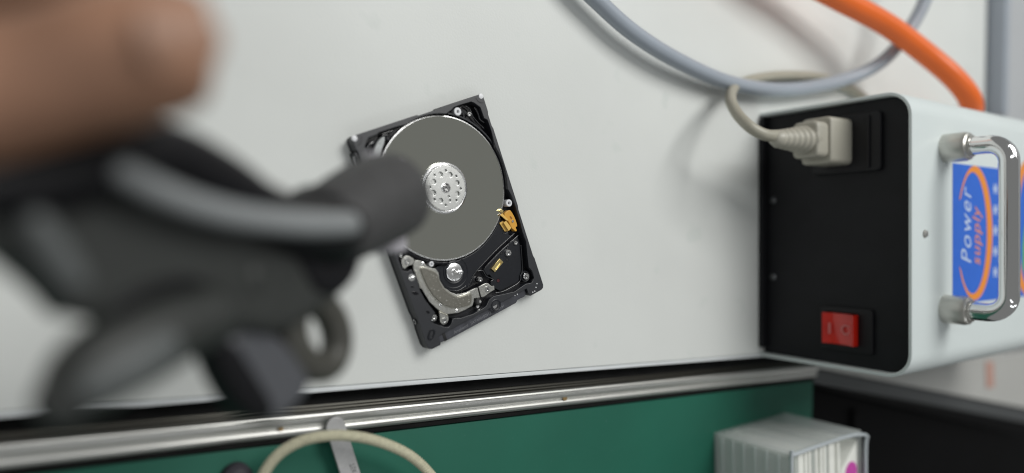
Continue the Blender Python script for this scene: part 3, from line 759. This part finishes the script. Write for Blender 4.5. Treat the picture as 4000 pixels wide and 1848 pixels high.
tube("handle_highlight", [(-11.0, -19.8, 4.4, 2.6), (-18.0, -22.4, 4.5, 2.9), (-24.2, -25.2, 2.8, 2.3)], 3, mat("clamp_handle_shine", (.105, .114, .114), .55), cl, n=16)  # highlight of the lower handle, put in as a lighter grey bar
tube("side_rib", [(-32.4, 2.3, 1.5, 2.3), (-29.7, -1.6, 1.0, 2.7), (-26.0, -6.6, .6, 2.5)], 3, CRIDGE, cl, n=16)  # ridge in lighter grey, its highlight put into the colour
prism("lower_jaw", [smooth([(11.6, -22.0), (22.6, -18.7), (30.3, -23.9), (40.8, -34.4), (39.8, -39.9), (32.3, -43.8), (25.4, -44.4), (20.2, -39.2), (15.5, -31.0)], 2)], -16, -6, mat("clamp_slate", (.075, .078, .087), .5), cl, bev=2.8, bres=4)  # slate tone lightened to carry the highlight of this jaw
prism("jaw_edge", [smooth([(8.8, -22.4), (14.8, -22.3), (21.3, -31.4), (28.2, -41.2), (23.4, -44.1), (17.4, -38.9), (12.1, -30.7)], 2)], -15, -4.8, CBLK, cl, bev=2.4, bres=3)
tube("trigger_ring", [(44.6 + 10.4 * math.cos(R(a)) * math.cos(R(-48)) - 7.4 * math.sin(R(a)) * math.sin(R(-48)), -25.2 + 10.4 * math.cos(R(a)) * math.sin(R(-48)) + 7.4 * math.sin(R(a)) * math.cos(R(-48)), -9) for a in range(0, 361, 15)], 4.3, CRING, cl, n=16, sub=2)
prism("dark_wedge", [smooth([(27.5, -1.1), (40.9, 0.0), (54.7, -0.5), (53.0, -9.6), (44.1, -15.4), (36.5, -13.3), (32.2, -7.7)], 2)], -8, -.6, CBLK, cl, bev=1.6, bres=3)  # black wedge laid over the body beside the jaw
tube("crease_shade", [(-15.7, -12.7, -2.2), (-10.9, -10.4, -2.2), (-4.9, -9.2, -2), (0.6, -9.6, -2), (5.2, -13.1, -2), (7.2, -19, -2.4)], 1.5, CBLK, cl, n=12)  # shade in the crease around the lower handle, drawn as a black tube
lathe("pivot_pin", [(0, .4), (2.6, .3), (3.0, 0), (3.0, -3)], CGRY, cl, (17.7, -9, -1.5), n=24)

# ================================================================== HAND
def skinned(name, chains, m, parent=None):
    """One continuous skin grown over a skeleton: chains of (x, y, z, r); a chain's first point may be an index of an earlier joint."""
    vs, es, rs = [], [], []
    for ch in chains:
        prev = None
        for q in ch:
            if isinstance(q, int):
                prev = q
                continue
            vs.append([c * S for c in q[:3]])
            rs.append(q[3] * S)
            if prev is not None:
                es.append((prev, len(vs) - 1))
            prev = len(vs) - 1
    me = bpy.data.meshes.new(name)
    me.from_pydata(vs, es, [])
    o = bpy.data.objects.new(name, me)
    col.objects.link(o)
    sk = o.modifiers.new("skin", 'SKIN')
    sk.use_smooth_shade = True
    sd = o.modifiers.new("sub", 'SUBSURF')
    sd.levels = sd.render_levels = 3
    for k, r in enumerate(rs):
        me.skin_vertices[0].data[k].radius = (r, r)
        me.skin_vertices[0].data[k].use_root = (k == 0)
    me.materials.append(m)
    if parent:
        o.parent = parent
    return o


hand = skinned("hand", [
    [(-238, 62, 138, 21), (-214, 64, 146, 22), (-192, 68, 148, 20)],
    [2, (-174.6, 67.5, 151.4, 13.5), (-163.2, 70.6, 154.5, 12.6), (-154.4, 74.8, 155.8, 12.6), (-145.9, 79.6, 157.0, 12.0), (-137.5, 83.1, 159.2, 11.4), (-130.1, 86.0, 160.8, 11.4), (-122.3, 90.0, 162.6, 12.2), (-116.5, 92.0, 165.0, 11.9), (-112.0, 92.7, 166.2, 10.8), (-108.6, 92.8, 166.8, 8.0)],
    [2, (-172, 86, 143, 10.5), (-156.2, 94.4, 140.6, 9.0), (-143.1, 104.6, 143.7, 8.6), (-131.3, 108.4, 145.8, 8.2), (-121.9, 106.7, 145.1, 7.6), (-116.6, 101.4, 138.1, 7.0), (-118.5, 94.2, 131.2, 6.2)],
    [2, (-174, 82, 131, 10.5), (-157.8, 88.8, 127.2, 8.9), (-147.8, 100.9, 127.2, 8.4), (-137.7, 105.2, 127.9, 8.0), (-128.2, 101.6, 124.3, 7.4), (-127.3, 92.2, 118.9, 6.6)],
    [2, (-177, 76, 121, 9.5), (-162.6, 79.1, 114.3, 8.4), (-154.0, 89.6, 112.3, 8.0), (-144.8, 92.6, 110.9, 7.4), (-138.7, 87.5, 107.9, 6.8), (-138.7, 77.8, 103.7, 6.0)],
    [2, (-181, 68, 114, 8.5), (-169.4, 66.4, 106.3, 7.4), (-162.2, 72.7, 101.7, 6.8), (-154.4, 74.7, 98.8, 6.2), (-148.5, 70.6, 97.9, 5.8), (-148.6, 63.0, 95.4, 5.0)],
], SKIN)
tag(hand, "hand with outstretched thumb pressing on the black spring clamp", "hand")
nl = prism("thumb_nail", [smooth([(-6, -4.4), (-6, 4.4), (-1.5, 5.2), (4, 4.8), (6.5, 2), (6.5, -2), (4, -4.8), (-1.5, -5.2)], 2)], 0, 1.2, NAIL, hand, bev=.5, bres=2)
for v in nl.data.vertices:
    y = v.co.y / S
    v.co.z -= (y * y / 16.0) * S
nl.location = (-115.6 * S, 91.6 * S, 174.6 * S)
nl.rotation_euler = (R(6), R(14), R(18))
